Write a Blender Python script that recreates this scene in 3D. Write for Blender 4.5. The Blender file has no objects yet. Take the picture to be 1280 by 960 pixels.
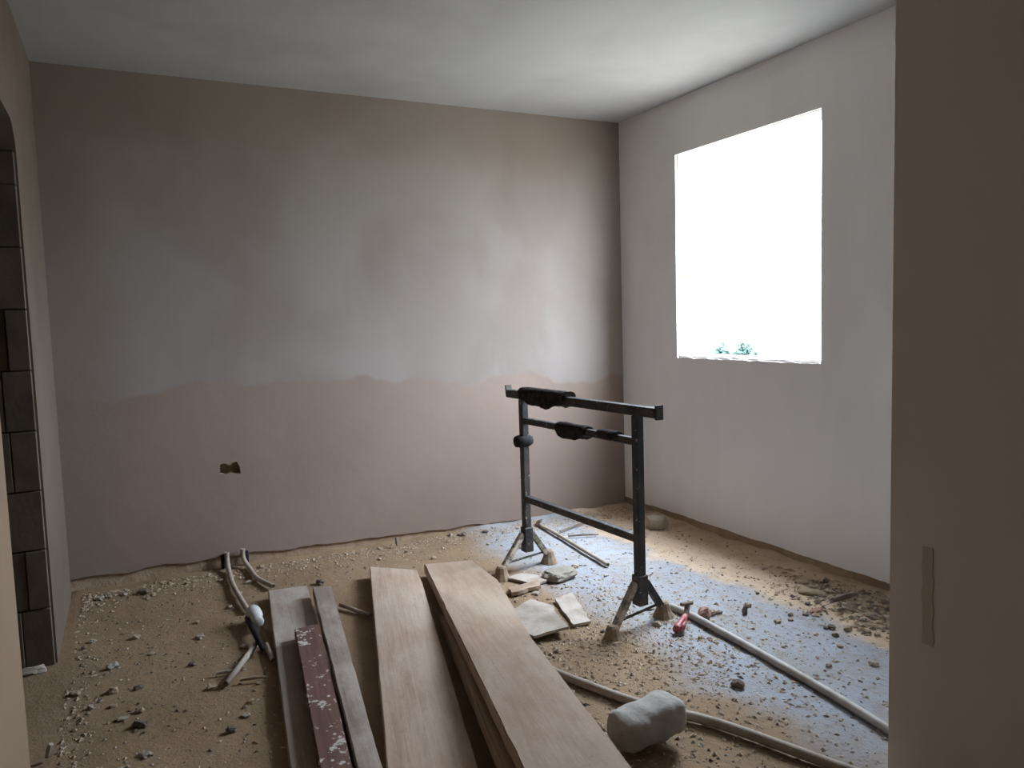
import bpy, bmesh, math, random
import numpy as np
from mathutils import Vector, Matrix, noise

scene = bpy.context.scene
col = scene.collection
rng = random.Random(7)

# ------------------------------------------------------------------ camera
F_PX = 958.374
CAM = Vector((0, 0, 1.3576))
YAW, PIT, ROL = math.radians(26.5151), math.radians(4.7212), math.radians(-1.7454)
FW = Vector((math.sin(YAW) * math.cos(PIT), math.cos(YAW) * math.cos(PIT), -math.sin(PIT)))
RT0 = Vector((math.cos(YAW), -math.sin(YAW), 0))
UP0 = RT0.cross(FW)
RT = math.cos(ROL) * RT0 + math.sin(ROL) * UP0
UP = -math.sin(ROL) * RT0 + math.cos(ROL) * UP0
cd = bpy.data.cameras.new('camera')
cd.sensor_fit = 'HORIZONTAL'; cd.sensor_width = 36.0; cd.lens = F_PX * 36.0 / 1280.0
cd.clip_start = 0.02; cd.clip_end = 500
cam = bpy.data.objects.new('camera', cd); col.objects.link(cam)
m = Matrix((RT, UP, -FW)).transposed().to_4x4(); m.translation = CAM
cam.matrix_world = m
scene.camera = cam

# ------------------------------------------------------------------ world, sun, exposure
SKY_STRENGTH = 8.0
SUN_STRENGTH = 0.45
scene.view_settings.view_transform = 'Standard'
scene.view_settings.look = 'None'
scene.view_settings.gamma = 1.0
scene.view_settings.use_curve_mapping = False
scene.view_settings.exposure = 3.15
w = bpy.data.worlds.new('sky'); scene.world = w; w.use_nodes = True
nt = w.node_tree; nt.nodes.clear()
# thinly overcast sky: CIE overcast luminance, zenith three times the horizon
geo = nt.nodes.new('ShaderNodeTexCoord'); sx = nt.nodes.new('ShaderNodeSeparateXYZ'); nt.links.new(geo.outputs['Generated'], sx.inputs[0])
mr = nt.nodes.new('ShaderNodeMapRange'); nt.links.new(sx.outputs[2], mr.inputs[0])
mr.inputs[1].default_value = 0.0; mr.inputs[2].default_value = 1.0; mr.inputs[3].default_value = SKY_STRENGTH / 3; mr.inputs[4].default_value = SKY_STRENGTH
bg = nt.nodes.new('ShaderNodeBackground'); bg.inputs[0].default_value = (0.76, 0.87, 1.0, 1)
nt.links.new(mr.outputs[0], bg.inputs[1])
ow = nt.nodes.new('ShaderNodeOutputWorld'); nt.links.new(bg.outputs[0], ow.inputs[0])
sd = bpy.data.lights.new('sun', 'SUN'); sd.energy = SUN_STRENGTH; sd.angle = math.radians(13); sd.color = (0.80, 0.90, 1.0)
sun = bpy.data.objects.new('sun', sd); col.objects.link(sun)
sun.rotation_euler = Vector((-0.42, 0.30, -0.857)).to_track_quat('-Z', 'Y').to_euler()   # veiled sun, soft-edged
try:
    scene.cycles.use_denoising = True
    scene.cycles.max_bounces = 14; scene.cycles.diffuse_bounces = 10
    scene.cycles.sample_clamp_indirect = 0
except Exception:
    pass

# ------------------------------------------------------------------ measures of the place
XL, XR, YB, H = -0.343, 3.141, 4.519, 2.70
WIN_Y0, WIN_Y1, WIN_Z0, WIN_Z1, WIN_T = 2.776, 3.912, 1.095, 2.36, 0.19
DOOR_Y0, DOOR_Y1, DOOR_Z, DOOR_T = 2.645, 3.625, 2.185, 0.20
PX, PY = 1.909, 1.440          # corner where the passage opens into the room
YR = -1.6                      # back of the passage

# window portal: helps the sky sampling through the opening, gives no light of its own
pd = bpy.data.lights.new('window_portal', 'AREA'); pd.shape = 'RECTANGLE'; pd.size = WIN_Z1 - WIN_Z0; pd.size_y = WIN_Y1 - WIN_Y0
pd.cycles.is_portal = True
po = bpy.data.objects.new('window_portal', pd); col.objects.link(po)
po.location = (XR + WIN_T, (WIN_Y0 + WIN_Y1) / 2, (WIN_Z0 + WIN_Z1) / 2); po.rotation_euler = (0, math.radians(90), 0)

def ray(u, v):
    return FW + RT * ((u - 640) / F_PX) - UP * ((v - 480) / F_PX)
def onz(u, v, z=0.0):
    d = ray(u, v); return CAM + d * ((z - CAM.z) / d.z)
def onplane(u, v, p0, n):
    d = ray(u, v); return CAM + d * ((Vector(p0) - CAM).dot(Vector(n)) / d.dot(Vector(n)))
def onx(u, v, x): return onplane(u, v, (x, 0, 0), (1, 0, 0))
def ony(u, v, y): return onplane(u, v, (0, y, 0), (0, 1, 0))

# ------------------------------------------------------------------ material helpers
class NT:
    def __init__(self, name, rough=0.9, metallic=0.0, spec=0.3):
        self.m = bpy.data.materials.new(name); self.m.use_nodes = True
        self.t = self.m.node_tree; self.b = self.t.nodes['Principled BSDF']
        self.b.inputs['Roughness'].default_value = rough; self.b.inputs['Metallic'].default_value = metallic
        self.b.inputs['Specular IOR Level'].default_value = spec
        self.tc = self.t.nodes.new('ShaderNodeTexCoord').outputs['Object']
    def n(self, kind): return self.t.nodes.new(kind)
    def l(self, a, b): self.t.links.new(a, b)
    def mapping(self, scale=(1, 1, 1), rot=(0, 0, 0), loc=(0, 0, 0)):
        mp = self.n('ShaderNodeMapping'); self.l(self.tc, mp.inputs[0])
        mp.inputs['Scale'].default_value = scale; mp.inputs['Rotation'].default_value = rot; mp.inputs['Location'].default_value = loc
        return mp.outputs[0]
    def noise(self, vec, scale, detail=4, rough=0.55, dist=0.0):
        x = self.n('ShaderNodeTexNoise'); self.l(vec, x.inputs['Vector'])
        x.inputs['Scale'].default_value = scale; x.inputs['Detail'].default_value = detail
        x.inputs['Roughness'].default_value = rough; x.inputs['Distortion'].default_value = dist
        return x.outputs['Fac']
    def vor(self, vec, scale):
        x = self.n('ShaderNodeTexVoronoi'); self.l(vec, x.inputs['Vector']); x.inputs['Scale'].default_value = scale
        return x.outputs['Distance']
    def ramp(self, fac, a, b):
        x = self.n('ShaderNodeMapRange'); x.interpolation_type = 'SMOOTHSTEP'; self.l(fac, x.inputs[0])
        x.inputs[1].default_value = a; x.inputs[2].default_value = b
        return x.outputs[0]
    def math(self, op, a, b=None):
        x = self.n('ShaderNodeMath'); x.operation = op
        for i, q in enumerate((a, b)):
            if q is None: continue
            if isinstance(q, (int, float)): x.inputs[i].default_value = q
            else: self.l(q, x.inputs[i])
        return x.outputs[0]
    def mix(self, fac, a, b):
        x = self.n('ShaderNodeMix'); x.data_type = 'RGBA'
        if isinstance(fac, (int, float)): x.inputs[0].default_value = fac
        else: self.l(fac, x.inputs[0])
        for i, q in ((6, a), (7, b)):
            if isinstance(q, tuple): x.inputs[i].default_value = (*q, 1)
            else: self.l(q, x.inputs[i])
        return x.outputs[2]
    def sep(self, vec):
        x = self.n('ShaderNodeSeparateXYZ'); self.l(vec, x.inputs[0]); return x.outputs
    def color(self, c):
        if isinstance(c, tuple): self.b.inputs['Base Color'].default_value = (*c, 1)
        else: self.l(c, self.b.inputs['Base Color'])
    def bump(self, h, strength=0.3, dist=0.01):
        x = self.n('ShaderNodeBump'); x.inputs['Strength'].default_value = strength; x.inputs['Distance'].default_value = dist
        self.l(h, x.inputs['Height']); self.l(x.outputs[0], self.b.inputs['Normal'])

def wall_plaster(name, upper, lower, patch, tone_h=None, warm_left=False):
    k = NT(name, 0.92, spec=0.15)
    xyz = k.sep(k.tc)
    pat = k.ramp(k.noise(k.mapping((0.9, 0.9, 0.75)), 1.5, 4, 0.5, 0.35), 0.41, 0.60)
    streak = k.ramp(k.noise(k.mapping((3.0, 3.0, 0.7)), 1.6, 3, 0.5, 0.2), 0.35, 0.7)
    base = k.mix(pat, upper, patch)
    base = k.mix(k.math('MULTIPLY', streak, 0.35), base, tuple(c * 1.06 for c in upper))
    if tone_h is not None:
        wob = k.noise(k.mapping((1, 1, 0.25)), 2.2, 3, 0.5)
        z = k.math('ADD', xyz[2], k.math('MULTIPLY', k.math('SUBTRACT', wob, 0.5), 0.34))
        slope = k.math('MULTIPLY', xyz[0], 0.035)
        z = k.math('ADD', z, slope)
        edge = k.ramp(z, tone_h - 0.012, tone_h + 0.018)
        low = k.mix(k.ramp(k.noise(k.mapping((1, 1, 1)), 1.7, 3), 0.35, 0.7), lower, tuple(c * 0.9 for c in lower))
        base = k.mix(edge, low, base)
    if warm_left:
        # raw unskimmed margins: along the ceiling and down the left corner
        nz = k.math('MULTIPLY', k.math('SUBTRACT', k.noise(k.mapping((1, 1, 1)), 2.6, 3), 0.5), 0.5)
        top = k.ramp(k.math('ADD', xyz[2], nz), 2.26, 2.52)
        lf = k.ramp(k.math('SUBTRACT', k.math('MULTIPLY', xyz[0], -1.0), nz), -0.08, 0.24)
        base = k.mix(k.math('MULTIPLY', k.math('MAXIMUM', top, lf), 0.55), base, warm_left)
    k.color(base)
    h = k.math('ADD', k.noise(k.mapping(), 6, 4, 0.5), k.math('MULTIPLY', k.noise(k.mapping(), 70, 3, 0.6), 0.12))
    k.bump(h, 0.25, 0.012)
    return k.m

M = {}
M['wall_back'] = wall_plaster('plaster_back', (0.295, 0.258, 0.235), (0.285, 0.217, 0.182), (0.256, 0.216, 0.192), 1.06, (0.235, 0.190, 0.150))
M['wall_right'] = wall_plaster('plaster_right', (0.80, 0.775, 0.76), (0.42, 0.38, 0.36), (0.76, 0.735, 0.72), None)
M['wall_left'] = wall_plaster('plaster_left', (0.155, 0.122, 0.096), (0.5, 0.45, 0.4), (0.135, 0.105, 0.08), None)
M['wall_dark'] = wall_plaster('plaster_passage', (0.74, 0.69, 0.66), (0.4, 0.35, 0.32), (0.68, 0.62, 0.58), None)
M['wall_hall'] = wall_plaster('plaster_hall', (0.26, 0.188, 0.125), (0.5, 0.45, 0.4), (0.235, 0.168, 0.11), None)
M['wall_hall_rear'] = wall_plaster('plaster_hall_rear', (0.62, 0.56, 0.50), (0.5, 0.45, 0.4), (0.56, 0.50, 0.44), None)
M['ceiling'] = wall_plaster('plaster_ceiling', (0.41, 0.41, 0.41), (0.6, 0.58, 0.55), (0.375, 0.37, 0.365), None)

k = NT('raw_masonry', 0.95, spec=0.1)
k.color(k.mix(k.ramp(k.noise(k.mapping(), 9, 4), 0.35, 0.7), (0.33, 0.235, 0.16), (0.42, 0.32, 0.23)))
k.bump(k.noise(k.mapping(), 40, 4), 0.6, 0.01); M['raw'] = k.m

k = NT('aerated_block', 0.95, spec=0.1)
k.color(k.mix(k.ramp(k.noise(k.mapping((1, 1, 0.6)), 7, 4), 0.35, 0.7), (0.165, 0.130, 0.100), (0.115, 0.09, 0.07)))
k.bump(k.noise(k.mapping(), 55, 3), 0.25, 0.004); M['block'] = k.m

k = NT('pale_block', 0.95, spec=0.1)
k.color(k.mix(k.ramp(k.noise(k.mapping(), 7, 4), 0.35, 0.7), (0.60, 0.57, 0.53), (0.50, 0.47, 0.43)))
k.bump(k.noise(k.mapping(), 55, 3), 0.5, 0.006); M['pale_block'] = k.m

k = NT('joint_mortar', 0.95, spec=0.1); k.color((0.075, 0.06, 0.047)); M['joint'] = k.m

# floor: dusty screed, sandy drifts, painted light pool, tan strip along the window wall
k = NT('dusty_floor', 0.95, spec=0.12)
xyz = k.sep(k.tc)
n1 = k.ramp(k.noise(k.mapping(), 1.6, 4, 0.6, 0.5), 0.36, 0.62)
n2 = k.ramp(k.noise(k.mapping(), 11, 5, 0.65), 0.45, 0.68)
n3 = k.ramp(k.noise(k.mapping((1.3, 0.8, 1)), 34, 4, 0.65), 0.52, 0.70)
c0 = k.mix(n1, (0.285, 0.198, 0.122), (0.24, 0.163, 0.098))
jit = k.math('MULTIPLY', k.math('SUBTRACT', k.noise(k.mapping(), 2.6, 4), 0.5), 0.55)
light_pool = k.ramp(k.math('ADD', xyz[0], jit), 1.72, 2.02)
c0 = k.mix(light_pool, c0, k.mix(n1, (0.315, 0.335, 0.375), (0.29, 0.295, 0.305)))      # blue-grey band painting the window's light pool into the floor colour
c0 = k.mix(k.math('MULTIPLY', n2, 0.40), c0, (0.27, 0.20, 0.14))
c0 = k.mix(k.math('MULTIPLY', n3, 0.45), c0, (0.15, 0.11, 0.08))
wall = k.ramp(k.math('ADD', xyz[0], k.math('MULTIPLY', k.math('SUBTRACT', k.noise(k.mapping(), 2.4, 3), 0.5), 0.5)), 2.56, 2.70)
c0 = k.mix(k.math('MULTIPLY', wall, 0.8), c0, k.mix(n2, (0.58, 0.42, 0.275), (0.47, 0.335, 0.22)))
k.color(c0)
h = k.math('ADD', k.noise(k.mapping(), 28, 5, 0.7), k.math('MULTIPLY', k.noise(k.mapping(), 110, 3, 0.6), 0.5))
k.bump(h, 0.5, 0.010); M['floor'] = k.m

def speckled(name, a, b, scale=20, rough=0.9):
    k = NT(name, rough, spec=0.15)
    k.color(k.mix(k.ramp(k.noise(k.mapping(), scale, 4), 0.38, 0.66), a, b))
    k.bump(k.noise(k.mapping(), scale * 3, 3), 0.5, 0.006)
    return k.m
M['chip_pale'] = speckled('plaster_crumb', (0.46, 0.40, 0.335), (0.36, 0.30, 0.24))
M['chip_tan'] = speckled('sandy_crumb', (0.42, 0.33, 0.24), (0.33, 0.25, 0.18))
M['chip_dark'] = speckled('dark_crumb', (0.20, 0.16, 0.13), (0.13, 0.10, 0.085))
M['chip_brick'] = speckled('brick_crumb', (0.40, 0.22, 0.16), (0.33, 0.24, 0.20))
M['slab'] = speckled('plasterboard_dusty', (0.44, 0.385, 0.335), (0.34, 0.285, 0.235), 9)
M['slab_brown'] = speckled('board_brown', (0.30, 0.21, 0.15), (0.40, 0.31, 0.24), 12)
M['sack'] = speckled('woven_sack', (0.40, 0.38, 0.355), (0.33, 0.305, 0.28), 12)
M['heap'] = speckled('mortar_heap', (0.33, 0.30, 0.25), (0.25, 0.22, 0.18), 14)

def wood(name, base, dark, dust, dust_lo, dust_hi, ang, specks=None, split_y=None, split_col=None):
    k = NT(name, 0.88, spec=0.2)
    rot = (0, 0, ang)
    k.tc = k.mapping((1, 1, 1), rot)
    g = k.noise(k.mapping((24, 1.3, 24)), 1.6, 5, 0.6, 0.3)
    c = k.mix(k.ramp(g, 0.35, 0.68), base, dark)
    d = k.ramp(k.noise(k.mapping((1.6, 0.8, 1)), 3.4, 5, 0.65), dust_lo, dust_hi)
    c = k.mix(d, c, dust)
    sm = k.ramp(k.noise(k.mapping((1.5, 1, 1)), 22, 5, 0.75), 0.58, 0.74)
    c = k.mix(k.math('MULTIPLY', sm, 0.45), c, tuple(x * 0.55 for x in dark))
    if split_y is not None:
        e = k.ramp(k.math('ADD', k.sep(k.tc)[1], k.math('MULTIPLY', k.noise(k.mapping(), 18, 2), 0.02)), split_y, split_y + 0.015)
        c = k.mix(k.math('MULTIPLY', k.math('SUBTRACT', 1.0, e), 0.7), c, split_col)
    if specks:
        v = k.vor(k.mapping((1.0, 0.8, 1.0)), 34)
        big = k.ramp(k.noise(k.mapping((1.2, 1, 1)), 16, 4, 0.7), 0.60, 0.64)
        sp = k.math('MULTIPLY', k.math('SUBTRACT', 1.0, k.ramp(v, 0.16, 0.24)), k.ramp(k.noise(k.mapping(), 7, 2), 0.45, 0.55))
        c = k.mix(k.math('MAXIMUM', sp, big), c, specks)
    k.color(c)
    k.bump(k.math('ADD', g, k.math('MULTIPLY', k.noise(k.mapping(), 60, 3), 0.4)), 0.35, 0.006)
    return k.m
M['wood_A'] = wood('wood_grey_brown', (0.36, 0.29, 0.24), (0.27, 0.21, 0.17), (0.47, 0.42, 0.37), 0.30, 0.72, 0.12, None, 0.37, (0.25, 0.19, 0.15))
M['wood_B'] = wood('wood_red_paint', (0.17, 0.095, 0.075), (0.12, 0.068, 0.055), (0.28, 0.20, 0.17), 0.55, 0.85, 0.12, (0.55, 0.50, 0.46))
M['wood_C'] = wood('wood_grey_dust', (0.34, 0.27, 0.23), (0.25, 0.19, 0.16), (0.44, 0.38, 0.33), 0.42, 0.66, 0.13)
M['wood_D'] = wood('wood_pale', (0.47, 0.345, 0.262), (0.38, 0.275, 0.205), (0.52, 0.42, 0.34), 0.34, 0.70, 0.25)
M['wood_E'] = wood('wood_pale_wide', (0.40, 0.285, 0.215), (0.33, 0.235, 0.17), (0.43, 0.335, 0.26), 0.34, 0.68, 0.21)
M['wood_F'] = wood('wood_brown', (0.36, 0.26, 0.18), (0.24, 0.17, 0.12), (0.42, 0.33, 0.26), 0.5, 0.8, 0.21)

k = NT('black_paint', 0.6, 0.0, 0.4)
sp = k.ramp(k.noise(k.mapping(), 42, 4, 0.7), 0.62, 0.68)
k.color(k.mix(sp, k.mix(k.ramp(k.noise(k.mapping(), 9, 3), 0.4, 0.7), (0.030, 0.030, 0.032), (0.075, 0.065, 0.058)), (0.42, 0.38, 0.34)))
k.bump(k.noise(k.mapping(), 60, 3), 0.3, 0.003); M['black'] = k.m
k = NT('black_paint_dusty', 0.8, 0.0, 0.3)
k.color(k.mix(k.ramp(k.noise(k.mapping(), 26, 4, 0.7), 0.36, 0.60), (0.10, 0.085, 0.07), (0.40, 0.34, 0.27))); M['dusty'] = k.m
k = NT('dust_caked', 0.95, 0.0, 0.1)
k.color(k.mix(k.ramp(k.noise(k.mapping(), 20, 4, 0.7), 0.3, 0.7), (0.30, 0.225, 0.16), (0.20, 0.15, 0.105))); M['caked'] = k.m
k = NT('dark_cloth', 0.95, 0.0, 0.1)
k.color(k.mix(k.ramp(k.noise(k.mapping(), 24, 4, 0.7), 0.35, 0.7), (0.045, 0.038, 0.04), (0.10, 0.085, 0.08)))
k.bump(k.noise(k.mapping(), 90, 2), 0.4, 0.003); M['rag'] = k.m
k = NT('grey_plastic_pipe', 0.6, 0.0, 0.35)
k.color(k.mix(k.ramp(k.noise(k.mapping(), 14, 4, 0.6), 0.35, 0.7), (0.42, 0.40, 0.385), (0.33, 0.295, 0.26))); M['pipe'] = k.m
k = NT('tan_dusty_pipe', 0.8, 0.0, 0.25)
k.color(k.mix(k.ramp(k.noise(k.mapping(), 14, 4, 0.6), 0.35, 0.7), (0.40, 0.34, 0.28), (0.30, 0.245, 0.20))); M['pipe_tan'] = k.m
k = NT('white_plastic', 0.45, 0.0, 0.4); k.color((0.62, 0.63, 0.62)); M['white'] = k.m
k = NT('dark_rubber', 0.85, spec=0.15); k.color((0.02, 0.02, 0.022)); M['rubber'] = k.m
k = NT('red_plastic', 0.5, 0.0, 0.4)
k.color(k.mix(k.ramp(k.noise(k.mapping(), 40, 3), 0.45, 0.65), (0.30, 0.05, 0.055), (0.42, 0.25, 0.24))); M['red'] = k.m
k = NT('outdoor_gravel', 0.95, 0.0, 0.1)
k.color(k.mix(k.noise(k.mapping(), 0.6, 5), (0.26, 0.24, 0.20), (0.20, 0.18, 0.15))); M['ground'] = k.m
k = NT('green_leaf', 0.7, 0.0, 0.3)
k.color(k.mix(k.noise(k.mapping(), 5, 3), (0.007, 0.022, 0.018), (0.012, 0.032, 0.022))); M['leaf'] = k.m
k = NT('brown_stem', 0.9); k.color((0.15, 0.10, 0.07)); M['stem'] = k.m

# ------------------------------------------------------------------ mesh helpers
def link(name, me, mat, parent=None, origin=None, smooth=False):
    if mat is not None and not me.materials: me.materials.append(mat)
    if smooth: me.polygons.foreach_set('use_smooth', [True] * len(me.polygons))
    o = bpy.data.objects.new(name, me); col.objects.link(o)
    if parent is not None: o.parent = parent
    if origin is not None: o.location = origin
    return o
def from_bm(name, bm, mat, parent=None, origin=None, smooth=False):
    """bm in world metres; origin moves the object's own origin there (world for top level, parent's frame for parts)"""
    off = Vector((0, 0, 0))
    if parent is not None: off = Vector(parent.location)
    o_ = Vector(origin) if origin is not None else off
    bmesh.ops.translate(bm, verts=bm.verts, vec=-o_)
    bmesh.ops.recalc_face_normals(bm, faces=bm.faces)
    me = bpy.data.meshes.new(name); bm.to_mesh(me); bm.free()
    return link(name, me, mat, parent, o_ - off, smooth)
def empty(name, loc):
    o = bpy.data.objects.new(name, None); col.objects.link(o); o.location = loc; o.empty_display_size = 0.1
    return o
def tag(o, label=None, cat=None, group=None, kind=None):
    if label: o['label'] = label
    if cat: o['category'] = cat
    if group: o['group'] = group
    if kind: o['kind'] = kind
    return o
def add_box(bm, lo, hi):
    v = [bm.verts.new((x, y, z)) for x in (lo[0], hi[0]) for y in (lo[1], hi[1]) for z in (lo[2], hi[2])]
    for f in ((0, 1, 3, 2), (4, 6, 7, 5), (0, 4, 5, 1), (2, 3, 7, 6), (0, 2, 6, 4), (1, 5, 7, 3)):
        bm.faces.new([v[i] for i in f])
    return v
def add_tube(bm, pts, r, n=12, hollow=0.0, radii=None):
    pts = [Vector(p) for p in pts]; rings = []
    t0 = (pts[1] - pts[0]).normalized()
    ref = Vector((0, 0, 1)) if abs(t0.z) < 0.9 else Vector((1, 0, 0))
    a = t0.cross(ref).normalized()
    for i, p in enumerate(pts):
        t = (pts[min(i + 1, len(pts) - 1)] - pts[max(i - 1, 0)]).normalized()
        a = (a - t * a.dot(t)).normalized(); b = t.cross(a)
        rr = radii[i] if radii else r
        rings.append([bm.verts.new(p + rr * (math.cos(2 * math.pi * j / n) * a + math.sin(2 * math.pi * j / n) * b)) for j in range(n)])
    for i in range(len(rings) - 1):
        for j in range(n):
            bm.faces.new((rings[i][j], rings[i][(j + 1) % n], rings[i + 1][(j + 1) % n], rings[i + 1][j]))
    for e, s in ((0, 1), (-1, -1)):
        ring = rings[e]
        if hollow > 0:
            t = (pts[1] - pts[0]).normalized() if e == 0 else (pts[-2] - pts[-1]).normalized()
            p = pts[e]
            inn = [bm.verts.new(p + (q.co - p) * hollow) for q in ring]
            dep = [bm.verts.new(q.co + t * r * 3) for q in inn]
            for j in range(n):
                k2 = (j + 1) % n
                bm.faces.new((ring[j], inn[j], inn[k2], ring[k2])); bm.faces.new((inn[j], dep[j], dep[k2], inn[k2]))
            bm.faces.new(dep)
        else:
            bm.faces.new(ring)
def add_bar(bm, a, b, wx, wz, up=(0, 0, 1), bevel=0.0):
    """square-section bar from a to b"""
    a, b = Vector(a), Vector(b); t = (b - a).normalized(); u = Vector(up); s = t.cross(u).normalized(); u = s.cross(t)
    vs = []
    for p in (a, b):
        for i, j in ((-1, -1), (1, -1), (1, 1), (-1, 1)):
            vs.append(bm.verts.new(p + s * (i * wx / 2) + u * (j * wz / 2)))
    fs = [bm.faces.new([vs[i] for i in f]) for f in ((0, 1, 2, 3), (7, 6, 5, 4), (0, 4, 5, 1), (1, 5, 6, 2), (2, 6, 7, 3), (3, 7, 4, 0))]
    if bevel:
        es = list({e for f in fs for e in f.edges})
        bmesh.ops.bevel(bm, geom=es, offset=bevel, segments=1, affect='EDGES')
def spline(pts, n=8):
    pts = [Vector(p) for p in pts]; out = []
    for i in range(len(pts) - 1):
        p0 = pts[max(i - 1, 0)]; p1 = pts[i]; p2 = pts[i + 1]; p3 = pts[min(i + 2, len(pts) - 1)]
        for j in range(n):
            t = j / n
            out.append(0.5 * ((2 * p1) + (p2 - p0) * t + (2 * p0 - 5 * p1 + 4 * p2 - p3) * t * t + (3 * p1 - p0 - 3 * p2 + p3) * t ** 3))
    out.append(pts[-1]); return out
def struct(name, boxes, mat):
    bm = bmesh.new()
    for lo, hi in boxes: add_box(bm, lo, hi)
    return tag(from_bm(name, bm, mat), kind='structure')

# ------------------------------------------------------------------ floor
def floor_z(x, y):
    z = 0.006 * noise.noise((x * 3.1, y * 3.1, 0)) + 0.004 * noise.noise((x * 11, y * 11, 3.0)) - 0.004
    e = 0.0
    if x > PX: e = max(e, math.exp(-max(XR - x, 0) / 0.09))
    e = max(e, math.exp(-max(YB - y, 0) / 0.07) if x > XL else 0)
    e *= 0.028 * (0.6 + 0.8 * (noise.noise((x * 5, y * 5, 9)) + 0.4))
    heap = 0.05 * math.exp(-(((x - 2.95) / 0.16) ** 2 + ((y - 2.25) / 0.32) ** 2))
    mound = 0.028 * math.exp(-(((x - 1.77) / 0.10) ** 2 + ((y - 2.61) / 0.09) ** 2))
    return z + max(e, 0) + heap * (0.7 + 0.6 * noise.noise((x * 14, y * 14, 5))) + mound
def grid_floor():
    x0, x1, y0, y1, st = -2.75, 3.33, -1.75, 4.70, 0.035
    nx, ny = int((x1 - x0) / st) + 1, int((y1 - y0) / st) + 1
    vs = [(x0 + i * st, y0 + j * st, floor_z(x0 + i * st, y0 + j * st)) for j in range(ny) for i in range(nx)]
    fs = [(j * nx + i, j * nx + i + 1, (j + 1) * nx + i + 1, (j + 1) * nx + i) for j in range(ny - 1) for i in range(nx - 1)]
    me = bpy.data.meshes.new('floor'); me.from_pydata(vs, [], fs); me.update()
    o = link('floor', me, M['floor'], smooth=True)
    return tag(o, 'bare dusty floor strewn with plaster crumbs and sand', kind='structure')
floor = grid_floor()
struct('ceiling', [((-2.8, YR - 0.2, H), (XR + WIN_T, YB + 0.2, H + 0.2))], M['ceiling'])

# ------------------------------------------------------------------ walls
SK = 0.014      # thickness of the plaster coat that stands proud of the raw wall
# back wall: raw core and a plaster coat that stops short of the floor
bmc = bmesh.new(); add_box(bmc, (XL - 0.2, YB + SK, -0.1), (XR + WIN_T, YB + 0.2, H))
wall_back = tag(from_bm('wall_back', bmc, M['raw']), kind='structure')
def coat(name, axis, a0, a1, at, zfun, mat, parent, extra=None, thick=SK, zt=H):
    """plaster coat in the plane axis=at, from a0 to a1, with a ragged lower edge zfun(a)"""
    n = max(2, int((a1 - a0) / 0.03)); bm = bmesh.new(); rows = []
    for i in range(n + 1):
        a = a0 + (a1 - a0) * i / n
        zb = zfun(a)
        p = lambda d, z: (a, at + d, z) if axis == 'y' else (at + d, a, z)
        rows.append([bm.verts.new(p(0, zb)), bm.verts.new(p(0, zt)), bm.verts.new(p(thick, zt)), bm.verts.new(p(thick, zb))])
    for i in range(n):
        A, B = rows[i], rows[i + 1]
        for j in range(4): bm.faces.new((A[j], B[j], B[(j + 1) % 4], A[(j + 1) % 4]))
    bm.faces.new(rows[0]); bm.faces.new(rows[-1])
    return from_bm(name, bm, mat, parent)
def zb_back(x):
    return max(0.012, 0.085 - 0.03 * max(0, x - 0.3) + 0.016 * noise.noise((x * 6, 0, 0)) + 0.008 * noise.noise((x * 22, 1, 0)))
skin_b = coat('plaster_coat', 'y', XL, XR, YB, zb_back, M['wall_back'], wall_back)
# broken socket hole in the back wall
def cutter(poly, y0, y1):
    bm = bmesh.new()
    a = [bm.verts.new((x, y0, z)) for x, z in poly]; b = [bm.verts.new((x, y1, z)) for x, z in poly]
    n = len(poly); bm.faces.new(a); bm.faces.new(b[::-1])
    for i in range(n): bm.faces.new((a[i], b[i], b[(i + 1) % n], a[(i + 1) % n]))
    return from_bm('cutter', bm, None)
hole_px = [(275, 581), (281, 579), (287, 582), (291, 578), (296, 577), (300, 584), (301, 592), (294, 592), (287, 591), (282, 593), (275, 592)]
hp = [ony(u, v, YB) for u, v in hole_px]
cut = cutter([(p.x, p.z) for p in hp], YB - 0.05, YB + 0.055)
dg = None
for o in (wall_back, skin_b):
    md = o.modifiers.new('hole', 'BOOLEAN'); md.operation = 'DIFFERENCE'; md.object = cut; md.solver = 'EXACT'
bpy.context.view_layer.update(); dg = bpy.context.evaluated_depsgraph_get()
for o in (wall_back, skin_b):
    me = bpy.data.meshes.new_from_object(o.evaluated_get(dg)); o.modifiers.clear(); o.data = me
bpy.data.objects.remove(cut, do_unlink=True)

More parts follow.
